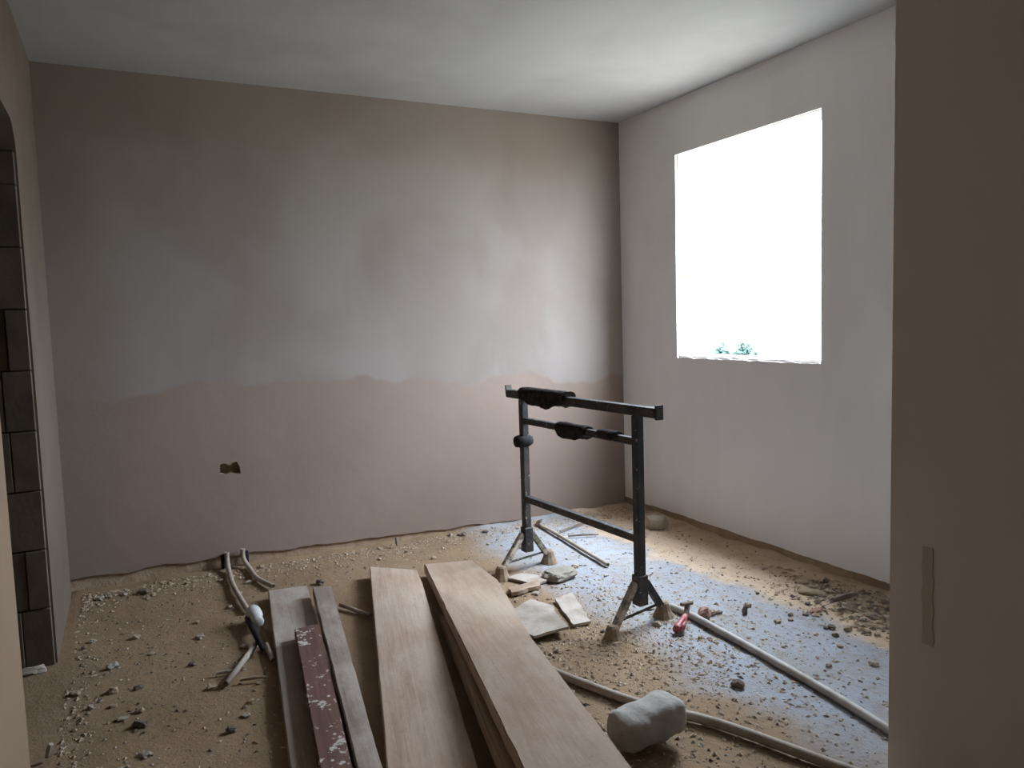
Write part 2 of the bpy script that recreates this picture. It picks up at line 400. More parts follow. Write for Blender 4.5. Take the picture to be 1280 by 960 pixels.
# right wall with the raw window opening
xo = XR + WIN_T
bm = bmesh.new()
for lo, hi in (((XR + SK, PY - 0.2, -0.1), (xo, YB + SK, WIN_Z0)), ((XR + SK, PY - 0.2, WIN_Z1), (xo, YB + SK, H)),
               ((XR + SK, PY - 0.2, WIN_Z0), (xo, WIN_Y0, WIN_Z1)), ((XR + SK, WIN_Y1 + 0.012, WIN_Z0), (xo, YB + SK, WIN_Z1))):
    add_box(bm, lo, hi)
wall_right = tag(from_bm('wall_right', bm, M['raw']), kind='structure')
def zb_right(y):
    return 0.066 + 0.006 * noise.noise((0, y * 5, 4)) + 0.004 * noise.noise((0, y * 24, 4))
def coat_with_hole():
    """plaster coat on the right wall around the window, ragged at the sill and the floor"""
    bm = bmesh.new()
    ys = sorted({round(PY + i * 0.03, 4) for i in range(int((YB - PY) / 0.03) + 1)} | {WIN_Y0, WIN_Y1, YB})
    zs = [None, 0.5, WIN_Z0, 1.5, 2.0, WIN_Z1, H]
    rag = lambda y, s: 0.010 * noise.noise((y * 17, s, 2.0)) + 0.006 * noise.noise((y * 50, s, 2.0))
    G = {}
    for d in (0, SK):
        for i, y in enumerate(ys):
            for j, z in enumerate(zs):
                zz = zb_right(y) if z is None else z
                yy = y
                if z == WIN_Z0 and WIN_Y0 <= y <= WIN_Y1: zz += rag(y, 1.0) - 0.004
                if y == WIN_Y1 and z is not None and WIN_Z0 <= z <= WIN_Z1: yy += 0.006 * noise.noise((z * 9, 3, 3))
                G[d, i, j] = bm.verts.new((XR + d, yy, zz))
    hole = lambda i, j: ys[i] >= WIN_Y0 - 1e-6 and ys[i + 1] <= WIN_Y1 + 1e-6 and 2 <= j <= 4
    for i in range(len(ys) - 1):
        for j in range(len(zs) - 1):
            if hole(i, j): continue
            for d in (0, SK): bm.faces.new((G[d, i, j], G[d, i + 1, j], G[d, i + 1, j + 1], G[d, i, j + 1]))
    bm.edges.ensure_lookup_table()
    for e in [e for e in bm.edges if e.is_boundary and abs(e.verts[0].co.x - XR) < 1e-6]:
        pass
    inv = {v: k_ for k_, v in G.items()}
    for e in [e for e in bm.edges if e.is_boundary]:
        a, b = inv[e.verts[0]], inv[e.verts[1]]
        if a[0] == 0 and b[0] == 0:
            bm.faces.new((e.verts[0], e.verts[1], G[SK, b[1], b[2]], G[SK, a[1], a[2]]))
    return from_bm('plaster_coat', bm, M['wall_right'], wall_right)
coat_with_hole()
# raw blocks of the far window jamb, and the soffit lath over the opening
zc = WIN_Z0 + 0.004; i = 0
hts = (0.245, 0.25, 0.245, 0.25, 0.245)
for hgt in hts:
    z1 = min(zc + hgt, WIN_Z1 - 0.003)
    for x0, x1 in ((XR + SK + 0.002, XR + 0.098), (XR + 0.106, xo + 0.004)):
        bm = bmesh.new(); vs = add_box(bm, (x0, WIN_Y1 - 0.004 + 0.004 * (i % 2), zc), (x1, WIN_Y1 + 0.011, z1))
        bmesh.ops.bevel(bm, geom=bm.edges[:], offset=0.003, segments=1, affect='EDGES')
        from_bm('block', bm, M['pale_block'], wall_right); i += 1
    zc = z1 + 0.010
bm = bmesh.new(); add_box(bm, (XR + SK, WIN_Y0, WIN_Z1 - 0.004), (xo + 0.003, WIN_Y1 + 0.011, WIN_Z1 + 0.006)); from_bm('soffit_render', bm, M['pale_block'], wall_right)
# ragged mortar bed on the sill
bm = bmesh.new(); n = 46; rows = []
for i in range(n + 1):
    y = WIN_Y0 + 0.002 + (WIN_Y1 - WIN_Y0 - 0.008) * i / n
    r = lambda s: noise.noise((y * 16, s, 7.0))
    rows.append([bm.verts.new(p) for p in ((XR + 0.003 + 0.002 * r(0), y, WIN_Z0 - 0.016), (XR + 0.010 + 0.006 * r(2), y, WIN_Z0 + 0.008 + 0.006 * r(3)),
                                            (XR + 0.09, y, WIN_Z0 + 0.016 + 0.006 * r(4)), (xo + 0.004, y, WIN_Z0 + 0.010 + 0.006 * r(5)), (xo + 0.004, y, WIN_Z0 - 0.012))])
for A, B in zip(rows, rows[1:]):
    for j in range(5): bm.faces.new((A[j], B[j], B[(j + 1) % 5], A[(j + 1) % 5]))
bm.faces.new(rows[0]); bm.faces.new(rows[-1])
tag(from_bm('window_1', bm, M['pale_block']), 'raw window opening with a ragged mortar sill and no frame', kind='structure')

# left wall with the raw doorway (rounded head corners)
bm = bmesh.new()
xl0 = XL - DOOR_T
for lo, hi in (((xl0, DOOR_Y1, -0.1), (XL, YB + SK, H)), ((xl0, DOOR_Y0, DOOR_Z), (XL, DOOR_Y1, H))):
    add_box(bm, lo, hi)
for yc, s in ((DOOR_Y1, -1), (DOOR_Y0, 1)):
    R_ = 0.13; arc = [(yc + s * (R_ - R_ * math.cos(t)), DOOR_Z - R_ + R_ * math.sin(t)) for t in [i * math.pi / 2 / 7 for i in range(8)]]
    poly = [(yc, DOOR_Z)] + arc
    a = [bm.verts.new((XL, y, z)) for y, z in poly]; b = [bm.verts.new((xl0, y, z)) for y, z in poly]
    bm.faces.new(a); bm.faces.new(b[::-1])
    for i in range(len(poly)): bm.faces.new((a[i], b[i], b[(i + 1) % len(poly)], a[(i + 1) % len(poly)]))
wall_left = tag(from_bm('wall_left', bm, M['wall_left']), kind='structure')
bm = bmesh.new(); add_box(bm, (xl0 + 0.004, DOOR_Y1 - 0.006, -0.02), (XL - 0.012, DOOR_Y1 + 0.004, DOOR_Z - 0.10))
from_bm('mortar_bed', bm, M['joint'], wall_left)
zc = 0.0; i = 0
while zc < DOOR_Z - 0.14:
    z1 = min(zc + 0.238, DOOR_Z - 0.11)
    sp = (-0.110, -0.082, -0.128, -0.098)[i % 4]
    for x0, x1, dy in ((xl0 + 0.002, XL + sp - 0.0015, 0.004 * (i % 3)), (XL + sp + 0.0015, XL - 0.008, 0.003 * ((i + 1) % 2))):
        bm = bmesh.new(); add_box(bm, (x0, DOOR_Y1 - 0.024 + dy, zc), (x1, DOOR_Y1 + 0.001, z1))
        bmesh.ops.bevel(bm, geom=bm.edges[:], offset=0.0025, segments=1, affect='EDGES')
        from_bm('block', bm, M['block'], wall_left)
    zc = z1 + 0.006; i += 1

struct('wall_left_passage', [((xl0, YR, -0.1), (XL, DOOR_Y0, H))], M['wall_hall'])
# passage wall at the right of the viewer, and the wall that closes the room beside it
bm = bmesh.new(); add_box(bm, (PX, YR, -0.1), (PX + 0.2, PY, H)); 
wr = tag(from_bm('wall_passage', bm, M['wall_dark']), kind='structure')
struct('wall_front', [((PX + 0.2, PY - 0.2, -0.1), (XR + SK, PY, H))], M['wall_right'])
struct('wall_rear', [((XL - DOOR_T, YR - 0.2, -0.1), (PX + 0.2, YR, H))], M['wall_hall_rear'])
# room beyond the doorway
struct('wall_side_room', [((-2.7, 1.2, -0.1), (-2.5, YB + 0.2, H)), ((-2.5, 1.2, -0.1), (xl0, 1.4, H)), ((-2.5, YB, -0.1), (XL - 0.2, YB + 0.2, H))], M['wall_left'])

# filled cable chase in the passage wall
pa, pb = onx(1160, 684, PX), onx(1160, 806, PX)
bm = bmesh.new(); n = 24; y0 = pa.y; hw = abs(onx(1152, 740, PX).y - onx(1168, 740, PX).y) / 2
prof = []
for s in (-1, 1):
    for i in range(n + 1):
        t = i / n if s < 0 else 1 - i / n
        prof.append((y0 + (pb.y - y0) * t + s * hw * (0.85 + 0.25 * noise.noise((t * 7, s, 1))), pa.z + (pb.z - pa.z) * t))
a = [bm.verts.new((PX - 0.003, y, z)) for y, z in prof]; b = [bm.verts.new((PX + 0.001, y, z)) for y, z in prof]
bm.faces.new(a); bm.faces.new(b[::-1])
for i in range(len(prof)): bm.faces.new((a[i], b[i], b[(i + 1) % len(prof)], a[(i + 1) % len(prof)]))
k = NT('chase_filler', 0.95, spec=0.1); k.color(k.mix(k.noise(k.mapping(), 14, 3), (0.55, 0.48, 0.43), (0.60, 0.53, 0.48)))
from_bm('chase_filler', bm, k.m, wr)

# ------------------------------------------------------------------ outdoors
bm = bmesh.new(); add_box(bm, (-60, -60, -0.75), (90, 70, -0.25))
tag(from_bm('outdoor_ground', bm, M['ground']), 'pale sunlit yard outside the window', kind='structure')
def shrub(u, v, dist, width, hgt):
    d = ray(u, v); d = d / math.hypot(d.x, d.y); p = CAM + d * dist
    root = empty('shrub', (p.x, p.y, -0.25)); r2 = random.Random(3)
    bm = bmesh.new()
    for i in range(7):
        a = r2.uniform(0, 6.28); q = Vector((p.x + math.cos(a) * width * 0.3, p.y + math.sin(a) * width * 0.3, -0.25 + hgt * 0.75))
        add_tube(bm, [(p.x, p.y, -0.26), ((p.x * 2 + q.x) / 3, (p.y * 2 + q.y) / 3, 0.0), q], 0.02, 5)
    from_bm('stem', bm, M['stem'], root)
    vs, fs = [], []
    for i in range(7000):
        a, b = r2.uniform(0, 6.28), r2.uniform(-0.7, 1); rr = r2.uniform(0.55, 1.0) ** 0.5 * (1 + 0.18 * math.sin(3 * a + 1))
        c = Vector((p.x + math.cos(a) * rr * width * 0.5 * math.sqrt(max(0, 1 - b * b * 0.8)), p.y + math.sin(a) * rr * width * 0.5 * math.sqrt(max(0, 1 - b * b * 0.8)), -0.25 + hgt * 0.55 + b * hgt * 0.45 * rr))
        u_ = Vector((r2.gauss(0, 1), r2.gauss(0, 1), r2.gauss(0, 1))).normalized(); v_ = u_.orthogonal().normalized()
        L = r2.uniform(0.035, 0.065); s = len(vs)
        vs += [c - u_ * L, c + v_ * L * 0.45, c + u_ * L, c - v_ * L * 0.45]; fs.append((s, s + 1, s + 2, s + 3))
    me = bpy.data.meshes.new('foliage'); me.from_pydata([v_ - Vector(root.location) for v_ in vs], [], fs); me.update()
    f = link('foliage', me, M['leaf'], root); f['kind'] = 'stuff'
    tag(root, 'low green shrub in the yard seen over the window sill', 'shrub')
shrub(922, 434, 11.0, 0.72, 1.16)

# ------------------------------------------------------------------ planks
def plank(name, top, thick, mat, label, jitter=0.0015, seg=26):
    """top: outline of the upper face in order (near-left, far-left, ..., near-right); sides drop by thick"""
    org = Vector((sum(p.x for p in top) / len(top), sum(p.y for p in top) / len(top), min(p.z for p in top) - thick))
    bm = bmesh.new()
    pts = []
    n = len(top)
    for i in range(n):
        a, b = top[i], top[(i + 1) % n]; k_ = max(1, int((b - a).length / 0.09))
        for j in range(k_):
            p = a.lerp(b, j / k_)
            if j: p = p + Vector((noise.noise((p.x * 13, p.y * 13, 1)) * jitter * 2, noise.noise((p.x * 13, p.y * 13, 5)) * jitter * 2, 0))
            pts.append(p)
    A = [bm.verts.new(p) for p in pts]
    B = [bm.verts.new(p - Vector((0, 0, thick))) for p in pts]
    ft = bm.faces.new(A); fb = bm.faces.new(B[::-1])
    for i in range(len(pts)): bm.faces.new((A[i], A[(i + 1) % len(pts)], B[(i + 1) % len(pts)], B[i]))
    bmesh.ops.recalc_face_normals(bm, faces=bm.faces)
    es = [e for e in ft.edges] + [e for e in fb.edges]
    bmesh.ops.bevel(bm, geom=es, offset=0.004, segments=2, affect='EDGES')
    return tag(from_bm('wooden_plank', bm, mat, origin=org), label, 'plank', 'planks laid side by side on the floor')
def extend(a, b, t):     # from far point a through near point b, on to distance t past b
    return b + (b - a).normalized() * t
V = Vector
# grey-brown plank underneath
zA = 0.04
a_far = onz(335, 738, zA); a_near = onz(362, 957, zA); dirA = (a_near - a_far).normalized(); perA = V((-dirA.y, dirA.x, 0))
nl = a_near + dirA * 0.55
plank('A', [nl, a_far, a_far + perA * 0.19, nl + perA * 0.19], 0.038, M['wood_A'], 'grey-brown plank lying flat under the red-painted batten')
# red painted batten
zB = 0.088
bfl, bfr, bnl, bnr = onz(368, 786, zB), onz(399, 779, zB), onz(399, 957, zB), onz(442, 957, zB)
plank('B', [extend(bfl, bnl, 0.5), bfl, bfr - V((0.003, 0, 0)), extend(bfr, bnr, 0.5) - V((0.003, 0, 0))], 0.046, M['wood_B'], 'dark red-painted batten spattered with white paint')
zC = 0.090
cfl, cfr, cnl, cnr = onz(390, 734, zC), onz(414, 732, zC), onz(445, 957, zC), onz(477, 957, zC)
plank('C', [extend(cfl, cnl, 0.08) + V((0.002, 0, 0)), cfl + V((0.002, 0, 0)), cfr, extend(cfr, cnr, 0.08)], 0.048, M['wood_C'], 'narrow grey dusty batten between the red batten and a pale plank')
# pale plank
zD = 0.060
dfl, dfr0, dnl, dnr = onz(462, 708, zD), onz(521, 712, zD), onz(483, 957, zD), onz(597, 958, zD)
dfr = onz(527, 726, zD)
plank('D', [extend(dfl, dnl, 0.4), dfl, dfr0, dfr, extend(dfr, dnr, 0.4)], 0.056, M['wood_D'], 'pale wide plank with a dark knot, between the narrow batten and the stacked boards')
# stacked boards on the right: the near end is propped up
SLZ, SLY0, SLS = 0.078, 3.65, 0.066
def onslope(u, v, dz=0.0):
    return onplane(u, v, (0, SLY0, SLZ + dz), (0, SLS, 1))
efl, efr, ec, enl, enr = onslope(530, 705), onslope(590, 700), onslope(622, 724), onslope(653, 958), onslope(789, 958)
em = onslope(664, 796)
plank('E', [extend(efl, enl, 0.45), efl, efr, ec, em, extend(em, enr, 0.45)], 0.050, M['wood_E'], 'widest pale board on top of a brown one, its near end propped up')
dz = -0.052
fl_n, fl_f = enl + V((-0.030, 0, dz)), efl.lerp(enl, 0.32) + V((-0.016, 0, dz))
fr_n, fr_f = enr + V((-0.02, 0, dz)), em.lerp(enr, 0.12) + V((-0.02, 0.0, dz))
plank('F', [extend(fl_f, fl_n, 0.40), fl_f, fr_f, extend(fr_f, fr_n, 0.40)], 0.062, M['wood_F'], 'brown board underneath the widest pale board')
# block that carries the raised end
bl = extend(fl_f, fl_n, 0.30).lerp(extend(fr_f, fr_n, 0.30), 0.5); ztop = bl.z - 0.062
bm = bmesh.new(); add_box(bm, (bl.x - 0.15, bl.y - 0.06, 0.0), (bl.x + 0.15, bl.y + 0.06, ztop - 0.006)); bmesh.ops.bevel(bm, geom=bm.edges[:], offset=0.006, segments=2, affect='EDGES')
tag(from_bm('concrete_block', bm, M['pale_block'], origin=(bl.x, bl.y, 0)), 'pale concrete block propping up the stacked boards', 'block')

# ------------------------------------------------------------------ trestle
TR, TL = onz(801, 783), onz(660, 711)
taxis = (TR - TL).normalized(); tn = V((-taxis.y, taxis.x, 0)); tn = tn if tn.x < 0 else -tn    # tn points towards the viewer's left
def tr(u, v): return onplane(u, v, TR, tn)
trestle = empty('trestle', ((TR.x + TL.x) / 2, (TR.y + TL.y) / 2, 0))
tag(trestle, 'black steel scaffold trestle speckled with plaster, standing near the corner', 'trestle')
def part(name, mat, fn, smooth=False):
    bm = bmesh.new(); fn(bm); return from_bm(name, bm, mat, trestle, smooth=smooth)
zt_r, zt_l = tr(803, 517).z, tr(659, 492).z
ztop_ = (zt_r + zt_l) / 2
z2 = (tr(797, 549).z + tr(665, 530).z) / 2; z3 = (tr(797, 667).z + tr(665, 630).z) / 2
S = 0.040
part('upright', M['black'], lambda b: add_bar(b, TR + V((0, 0, 0.115)), TR + V((0, 0, ztop_ - 0.022)), S, S, up=taxis, bevel=0.004))
part('upright', M['black'], lambda b: add_bar(b, TL + V((0, 0, 0.115)), TL + V((0, 0, ztop_ - 0.022)), S, S, up=taxis, bevel=0.004))
part('sleeve', M['black'], lambda b: add_bar(b, TR + V((0, 0, 0.10)), TR + V((0, 0, 0.235)), S + 0.012, S + 0.012, up=taxis, bevel=0.003))
part('sleeve', M['black'], lambda b: add_bar(b, TL + V((0, 0, 0.10)), TL + V((0, 0, 0.235)), S + 0.012, S + 0.012, up=taxis, bevel=0.003))
e_r = TR + taxis * 0.135 + V((0, 0, ztop_)); e_l = TL - taxis * 0.14 + V((0, 0, ztop_))
part('top_bar', M['black'], lambda b: add_bar(b, e_l, e_r, 0.045, 0.042, bevel=0.003))
part('end_stop', M['black'], lambda b: add_bar(b, e_r + taxis * 0.006 + V((0, 0, -0.028)), e_r + taxis * 0.006 + V((0, 0, 0.034)), 0.036, 0.012, up=taxis))
part('end_stop', M['black'], lambda b: add_bar(b, e_l - taxis * 0.006 + V((0, 0, -0.02)), e_l - taxis * 0.02 + V((0, 0, 0.045)), 0.036, 0.012, up=taxis))
for z, wd in ((z2, 0.032), (z3, 0.034)):
    part('cross_bar', M['black'], lambda b: add_bar(b, TL + taxis * (S / 2) + V((0, 0, z)), TR - taxis * (S / 2) + V((0, 0, z)), wd, wd, bevel=0.003))
# splayed feet at both ends
for base, ztop, mats, sc in ((TR, 0.20, (M['dusty'], M['black']), 1.0), (TL, 0.20, (M['dusty'], M['dusty']), 1.0)):
    f1 = base + (onz(766, 802) - TR) * sc; f2 = base + (onz(829, 770) - TR) * sc
    legs = []
    for f, mt, off in ((f1, mats[0], tn), (f2, mats[1], -tn)):
        h_ = base + off * (S * 0.7) + V((0, 0, ztop)); q = V((f.x, f.y, 0.055)) - (V((f.x, f.y, 0)) - V((h_.x, h_.y, 0))).normalized() * 0.02
        part('leg', mt, lambda b: add_bar(b, h_, q, 0.030, 0.030, up=taxis, bevel=0.003))
        part('foot', M['caked'], lambda b: add_tube(b, [V((f.x, f.y, z_)) for z_ in (-0.004, 0.006, 0.03, 0.062, 0.070)], 0.03, 10,
                                                     radii=[0.050 * sc, 0.046 * sc, 0.034 * sc, 0.026 * sc, 0.018 * sc]))
        legs.append(q)
    if sc == 1.0:
        part('brace', M['black'], lambda b: add_tube(b, [legs[0].lerp(h_, 0.05) + V((0, 0, 0.012)), legs[1] + V((0, 0, 0.012))], 0.006, 8))
pk = tr(655, 551)
part('locking_knob', M['rubber'], lambda b: add_tube(b, [V((TL.x, TL.y, pk.z)) + tn * d for d in (-0.05, -0.045, -0.02, 0.02, 0.052, 0.06)], 0.03, 14, radii=[0.012, 0.024, 0.034, 0.036, 0.030, 0.014]), True)

# rags hanging on the trestle
def rag(name, center, axis, half_len, drop_a, drop_b, half_w, label, seed):
    """cloth folded over a bar: cross-section follows the bar, ends hang down on both sides"""
    nrm = V((-axis.y, axis.x, 0)); nrm = nrm if nrm.x < 0 else -nrm
    n1, n2 = 22, 18; vs = []; fs = []
    for i in range(n1 + 1):
        s = -half_len + 2 * half_len * i / n1
        ed = 1 - 0.45 * (abs(s) / half_len) ** 4
        for j in range(n2 + 1):
            t = j / n2 * 2 - 1
            drop = (drop_a if t < 0 else drop_b) * ed * (1 + 0.25 * noise.noise((s * 9, seed, t > 0)))
            ang = t * math.pi / 2 / 0.5
            if abs(t) < 0.5: off = math.sin(ang) * half_w; zz = (math.cos(ang) - 1) * 0.012
            else: off = math.copysign(half_w + 0.004, t); zz = -0.012 - drop * (abs(t) - 0.5) * 2
            wv = 0.006 * noise.noise((s * 26, t * 3, seed)) * (0.3 + abs(t))
            p = center + axis * s + nrm * (-(off + math.copysign(abs(wv), off if off else 1))) + V((0, 0, zz + 0.004 * noise.noise((s * 30, t * 2, seed + 4))))
            vs.append(p)
    for i in range(n1):
        for j in range(n2):
            a = i * (n2 + 1) + j; fs.append((a, a + 1, a + n2 + 2, a + n2 + 1))
    bm = bmesh.new(); bv = [bm.verts.new(p) for p in vs]
    for f in fs: bm.faces.new([bv[i] for i in f])
    bmesh.ops.solidify(bm, geom=bm.faces[:], thickness=0.004)
    return tag(from_bm(name, bm, M['rag'], origin=center, smooth=True), label, 'rag')
zc_ = ztop_ + 0.046
c1 = tr(682, 496); c1 = V((c1.x, c1.y, zc_))
rag('rag', c1, taxis, 0.21, 0.075, 0.08, 0.036, 'dark rag folded over the top bar of the trestle', 1.0)
c2 = tr(717, 541); c2 = V((c2.x, c2.y, z2 + 0.030))
rag('rag', c2, taxis, 0.12, 0.062, 0.065, 0.026, 'dark rag hanging from the middle of the second trestle bar', 2.0)
c3 = tr(762, 548); c3 = V((c3.x, c3.y, z2 + 0.030))
rag('rag', c3, taxis, 0.065, 0.03, 0.03, 0.024, 'small dark rag on the second trestle bar beside its upright without a knob', 3.0)

# ------------------------------------------------------------------ pipes
def pipe(pts, r, mat, label, name='plastic_pipe', cat='pipe', group=None, n=12):
    bm = bmesh.new(); pts = [V(p) for p in pts]; add_tube(bm, pts, r, n, hollow=0.8)
    return tag(from_bm(name, bm, mat, origin=pts[0], smooth=False), label, cat, group)
def smooth_by_angle(o):
    me = o.data
    me.polygons.foreach_set('use_smooth', [len(p.vertices) == 4 for p in me.polygons])
def fpts(px, z): return [onz(u, v, z) for u, v in px]
p1 = fpts([(838, 758), (870, 772), (960, 822), (1040, 868), (1115, 914)], 0.015); p1.append(extend(p1[0], p1[-1], 0.25))
smooth_by_angle(pipe(spline(p1, 4), 0.0155, M['pipe'], 'long grey plastic pipe running from the trestle foot along the bare floor'))
p2 = fpts([(690, 838), (705, 845), (800, 880), (900, 905), (1052, 960)], 0.017); p2.append(extend(p2[0], p2[-1], 0.2))
smooth_by_angle(pipe(spline(p2, 4), 0.0165, M['pipe_tan'], 'grey-tan pipe passing under the pale rolled sack'))
p3 = fpts([(672, 655), (690, 664), (720, 682), (760, 706)], 0.014)
p3 = [onz(668, 646, 0.05) + V((0, -0.1, 0))] + p3
smooth_by_angle(pipe(spline(p3, 4), 0.011, M['pipe_tan'], 'thin pipe lying on the floor under the trestle bars'))
w1 = ony(284, 700, YB - 0.03)
l1 = [V((w1.x, YB - 0.03, 0.115)), V((w1.x, YB - 0.035, 0.07)), V((w1.x, YB - 0.09, 0.028))] + fpts([(291, 730), (303, 752), (310, 763)], 0.018)
smooth_by_angle(pipe(spline(l1, 5), 0.013, M['pipe_tan'], 'bent pipe coming out of the wall and ending at the fitting', n=10))
smooth_by_angle(pipe(fpts([(333, 806), (342, 826)], 0.014), 0.012, M['pipe_tan'], 'very short pipe end between the black sleeve and the grey-brown plank', n=10))
w2 = ony(304, 697, YB - 0.03)
l2 = [V((w2.x, YB - 0.03, 0.12)), V((w2.x, YB - 0.034, 0.07)), V((w2.x + 0.02, YB - 0.09, 0.026))] + fpts([(322, 723), (342, 733), (376, 742)], 0.017)
l2 = l2[:-1]
smooth_by_angle(pipe(spline(l2, 5), 0.013, M['pipe_tan'], 'bent pipe coming out of the wall and turning towards the grey-brown plank', n=10))
smooth_by_angle(pipe(fpts([(425, 756), (463, 769)], 0.012), 0.009, M['pipe_tan'], 'short thin rod between the narrow batten and a pale plank', 'thin_rod', 'rod'))
smooth_by_angle(pipe(fpts([(322, 803), (282, 855)], 0.014), 0.012, M['pipe_tan'], 'short straight pipe offcut on the floor beside the fitting'))
for (u, v, s) in ((279, 706, 0.10), (309, 702, 0.10)):
    q = ony(u, v, YB - 0.01); 
    smooth_by_angle(pipe([(q.x, YB - 0.012, 0.02), (q.x, YB - 0.012, s)], 0.010, M['rubber'], 'dark conduit stub standing at the foot of the wall beside a bent pipe', 'conduit_stub', 'conduit', 'conduit stubs at the foot of the wall', n=8))
# fitting: white coupling with a dark rubber sleeve
fa, fb = onz(316, 764, 0.045), onz(330, 792, 0.045)
fit = empty('pipe_fitting', (fa.x, fa.y, 0))
dF = (fb - fa).normalized()
def fpart(name, mat, pts, radii):
    bm = bmesh.new(); add_tube(bm, pts, radii[0], 14, radii=radii); return from_bm(name, bm, mat, fit, smooth=True)
fpart('coupling', M['white'], [fa, fa + dF * 0.01, fa + dF * 0.07, fa + dF * 0.075, fa + dF * 0.15, fa + dF * 0.155], [0.024, 0.034, 0.034, 0.026, 0.026, 0.018])
side = V((-0.028, -0.01, -0.012))
fpart('rubber_sleeve', M['rubber'], [fa + side + dF * 0.02, fa + side + dF * 0.03, fa + side + dF * 0.25, fb + side + dF * 0.12], [0.010, 0.015, 0.014, 0.010])
tag(fit, 'white pipe fitting with a black sleeve lying on the floor', 'fitting')

# ------------------------------------------------------------------ sack, slabs, red clamp
def sack():
    a, b = onz(768, 915, 0.075), onz(846, 889, 0.075); ax = (b - a); L = ax.length / 2; ax.normalize(); c = (a + b) / 2
    sd_ = V((-ax.y, ax.x, 0)); n1, n2 = 22, 20; bm = bmesh.new(); rings = []
    for i in range(n1 + 1):
        s = -1 + 2 * i / n1
        k_ = max(0.0, 1 - abs(s) ** 14) ** 0.5 * (0.96 + 0.04 * s)
        ring = []
        for j in range(n2):
            t = 2 * math.pi * j / n2; ct, st = math.cos(t), math.sin(t)
            ct = math.copysign(abs(ct) ** 0.6, ct); st = math.copysign(abs(st) ** 0.6, st)
            r_ = 1 + 0.13 * noise.noise((s * 2.4, ct * 1.3, st * 1.3)) + 0.05 * noise.noise((s * 8, ct * 4, st * 4))
            ring.append(bm.verts.new(c + ax * (s * L * (1 + 0.03 * noise.noise((ct, st, 2)))) + sd_ * (ct * 0.072 * k_ * r_) + V((0, 0, st * 0.058 * k_ * r_ + 0.010 * s))))
        rings.append(ring)
    for A, B in zip(rings, rings[1:]):
        for j in range(n2): bm.faces.new((A[j], A[(j + 1) % n2], B[(j + 1) % n2], B[j]))
    bmesh.ops.remove_doubles(bm, verts=bm.verts, dist=0.0005)
    tag(from_bm('rolled_sack', bm, M['sack'], origin=(c.x, c.y, 0), smooth=True), 'pale grey rolled sack leaning against the widest board', 'sack')
sack()
def slab(px, z, thick, mat, label, tilt=None, name='broken_slab'):
    ps = [onz(u, v, zz) for (u, v), zz in zip(px, z if isinstance(z, (list, tuple)) else [z] * len(px))]
    bm = bmesh.new(); pts = []
    for i in range(len(ps)):
        a, b = ps[i], ps[(i + 1) % len(ps)]; k_ = max(1, int((b - a).length / 0.03))
        for j in range(k_):
            p = a.lerp(b, j / k_); pts.append(p + V((rng.uniform(-1, 1) * 0.005, rng.uniform(-1, 1) * 0.005, 0)))
    A = [bm.verts.new(p) for p in pts]; B = [bm.verts.new(p - V((0, 0, thick))) for p in pts]
    bm.faces.new(A); bm.faces.new(B[::-1])
    for i in range(len(pts)): bm.faces.new((A[i], A[(i + 1) % len(pts)], B[(i + 1) % len(pts)], B[i]))
    c = sum(ps, V((0, 0, 0))) / len(ps)
    bmesh.ops.triangulate(bm, faces=[f for f in bm.faces if len(f.verts) > 4])
    return tag(from_bm(name, bm, mat, origin=(c.x, c.y, c.z - thick)), label, 'slab')
slab([(640, 762), (664, 748), (690, 757), (700, 772), (711, 783), (666, 795), (645, 783)], [0.014, 0.014, 0.02, 0.035, 0.042, 0.032, 0.016], 0.012, M['slab'], 'pale broken plaster slab with one lifted edge beside the widest board')
slab([(694, 748), (716, 740), (738, 776), (716, 781)], 0.016, 0.012, M['slab'], 'small flat plaster piece next to the lifted plaster slab')
slab([(636, 735), (672, 724), (676, 731), (640, 741)], 0.022, 0.018, M['slab_brown'], 'narrow brown board scrap behind the pale broken slab')
slab([(633, 722), (652, 716), (690, 722), (672, 730)], 0.012, 0.010, M['slab'], 'thin plaster flake lying behind the brown board scrap')
slab([(648, 786), (684, 777), (690, 782), (652, 792)], 0.012, 0.010, M['slab'], 'low plaster strip in front of the lifted slab')
# red spring clamp with a dark jaw
ca, cb = onz(845, 787, 0.02), onz(857, 775, 0.02); dC = (cb - ca).normalized()
cl = empty('spring_clamp', (ca.x, ca.y, 0))
bm = bmesh.new(); add_tube(bm, [ca, ca + dC * 0.02, ca.lerp(cb, 0.6) + V((0, 0, 0.012)), cb + V((0, 0, 0.02))], 0.013, 10, radii=[0.016, 0.018, 0.013, 0.012]); from_bm('handle', bm, M['red'], cl, smooth=True)
bm = bmesh.new(); add_tube(bm, [ca + V((0.02, -0.012, 0)), ca.lerp(cb, 0.5) + V((0.018, 0, 0.002)), cb + V((0.0, 0, 0.015))], 0.010, 10, radii=[0.012, 0.011, 0.009]); from_bm('handle', bm, M['red'], cl, smooth=True)
bm = bmesh.new(); add_bar(bm, cb + V((0, 0, 0.01)), cb + dC * 0.05 + V((0.0, 0.01, 0.055)), 0.022, 0.016, bevel=0.003); add_bar(bm, cb + dC * 0.04 + V((-0.035, 0.01, 0.06)), cb + dC * 0.04 + V((0.03, 0.01, 0.056)), 0.018, 0.014, bevel=0.003); from_bm('jaw', bm, M['chip_dark'], cl)
tag(cl, 'red clamp with a dark jaw lying by the trestle foot', 'clamp')

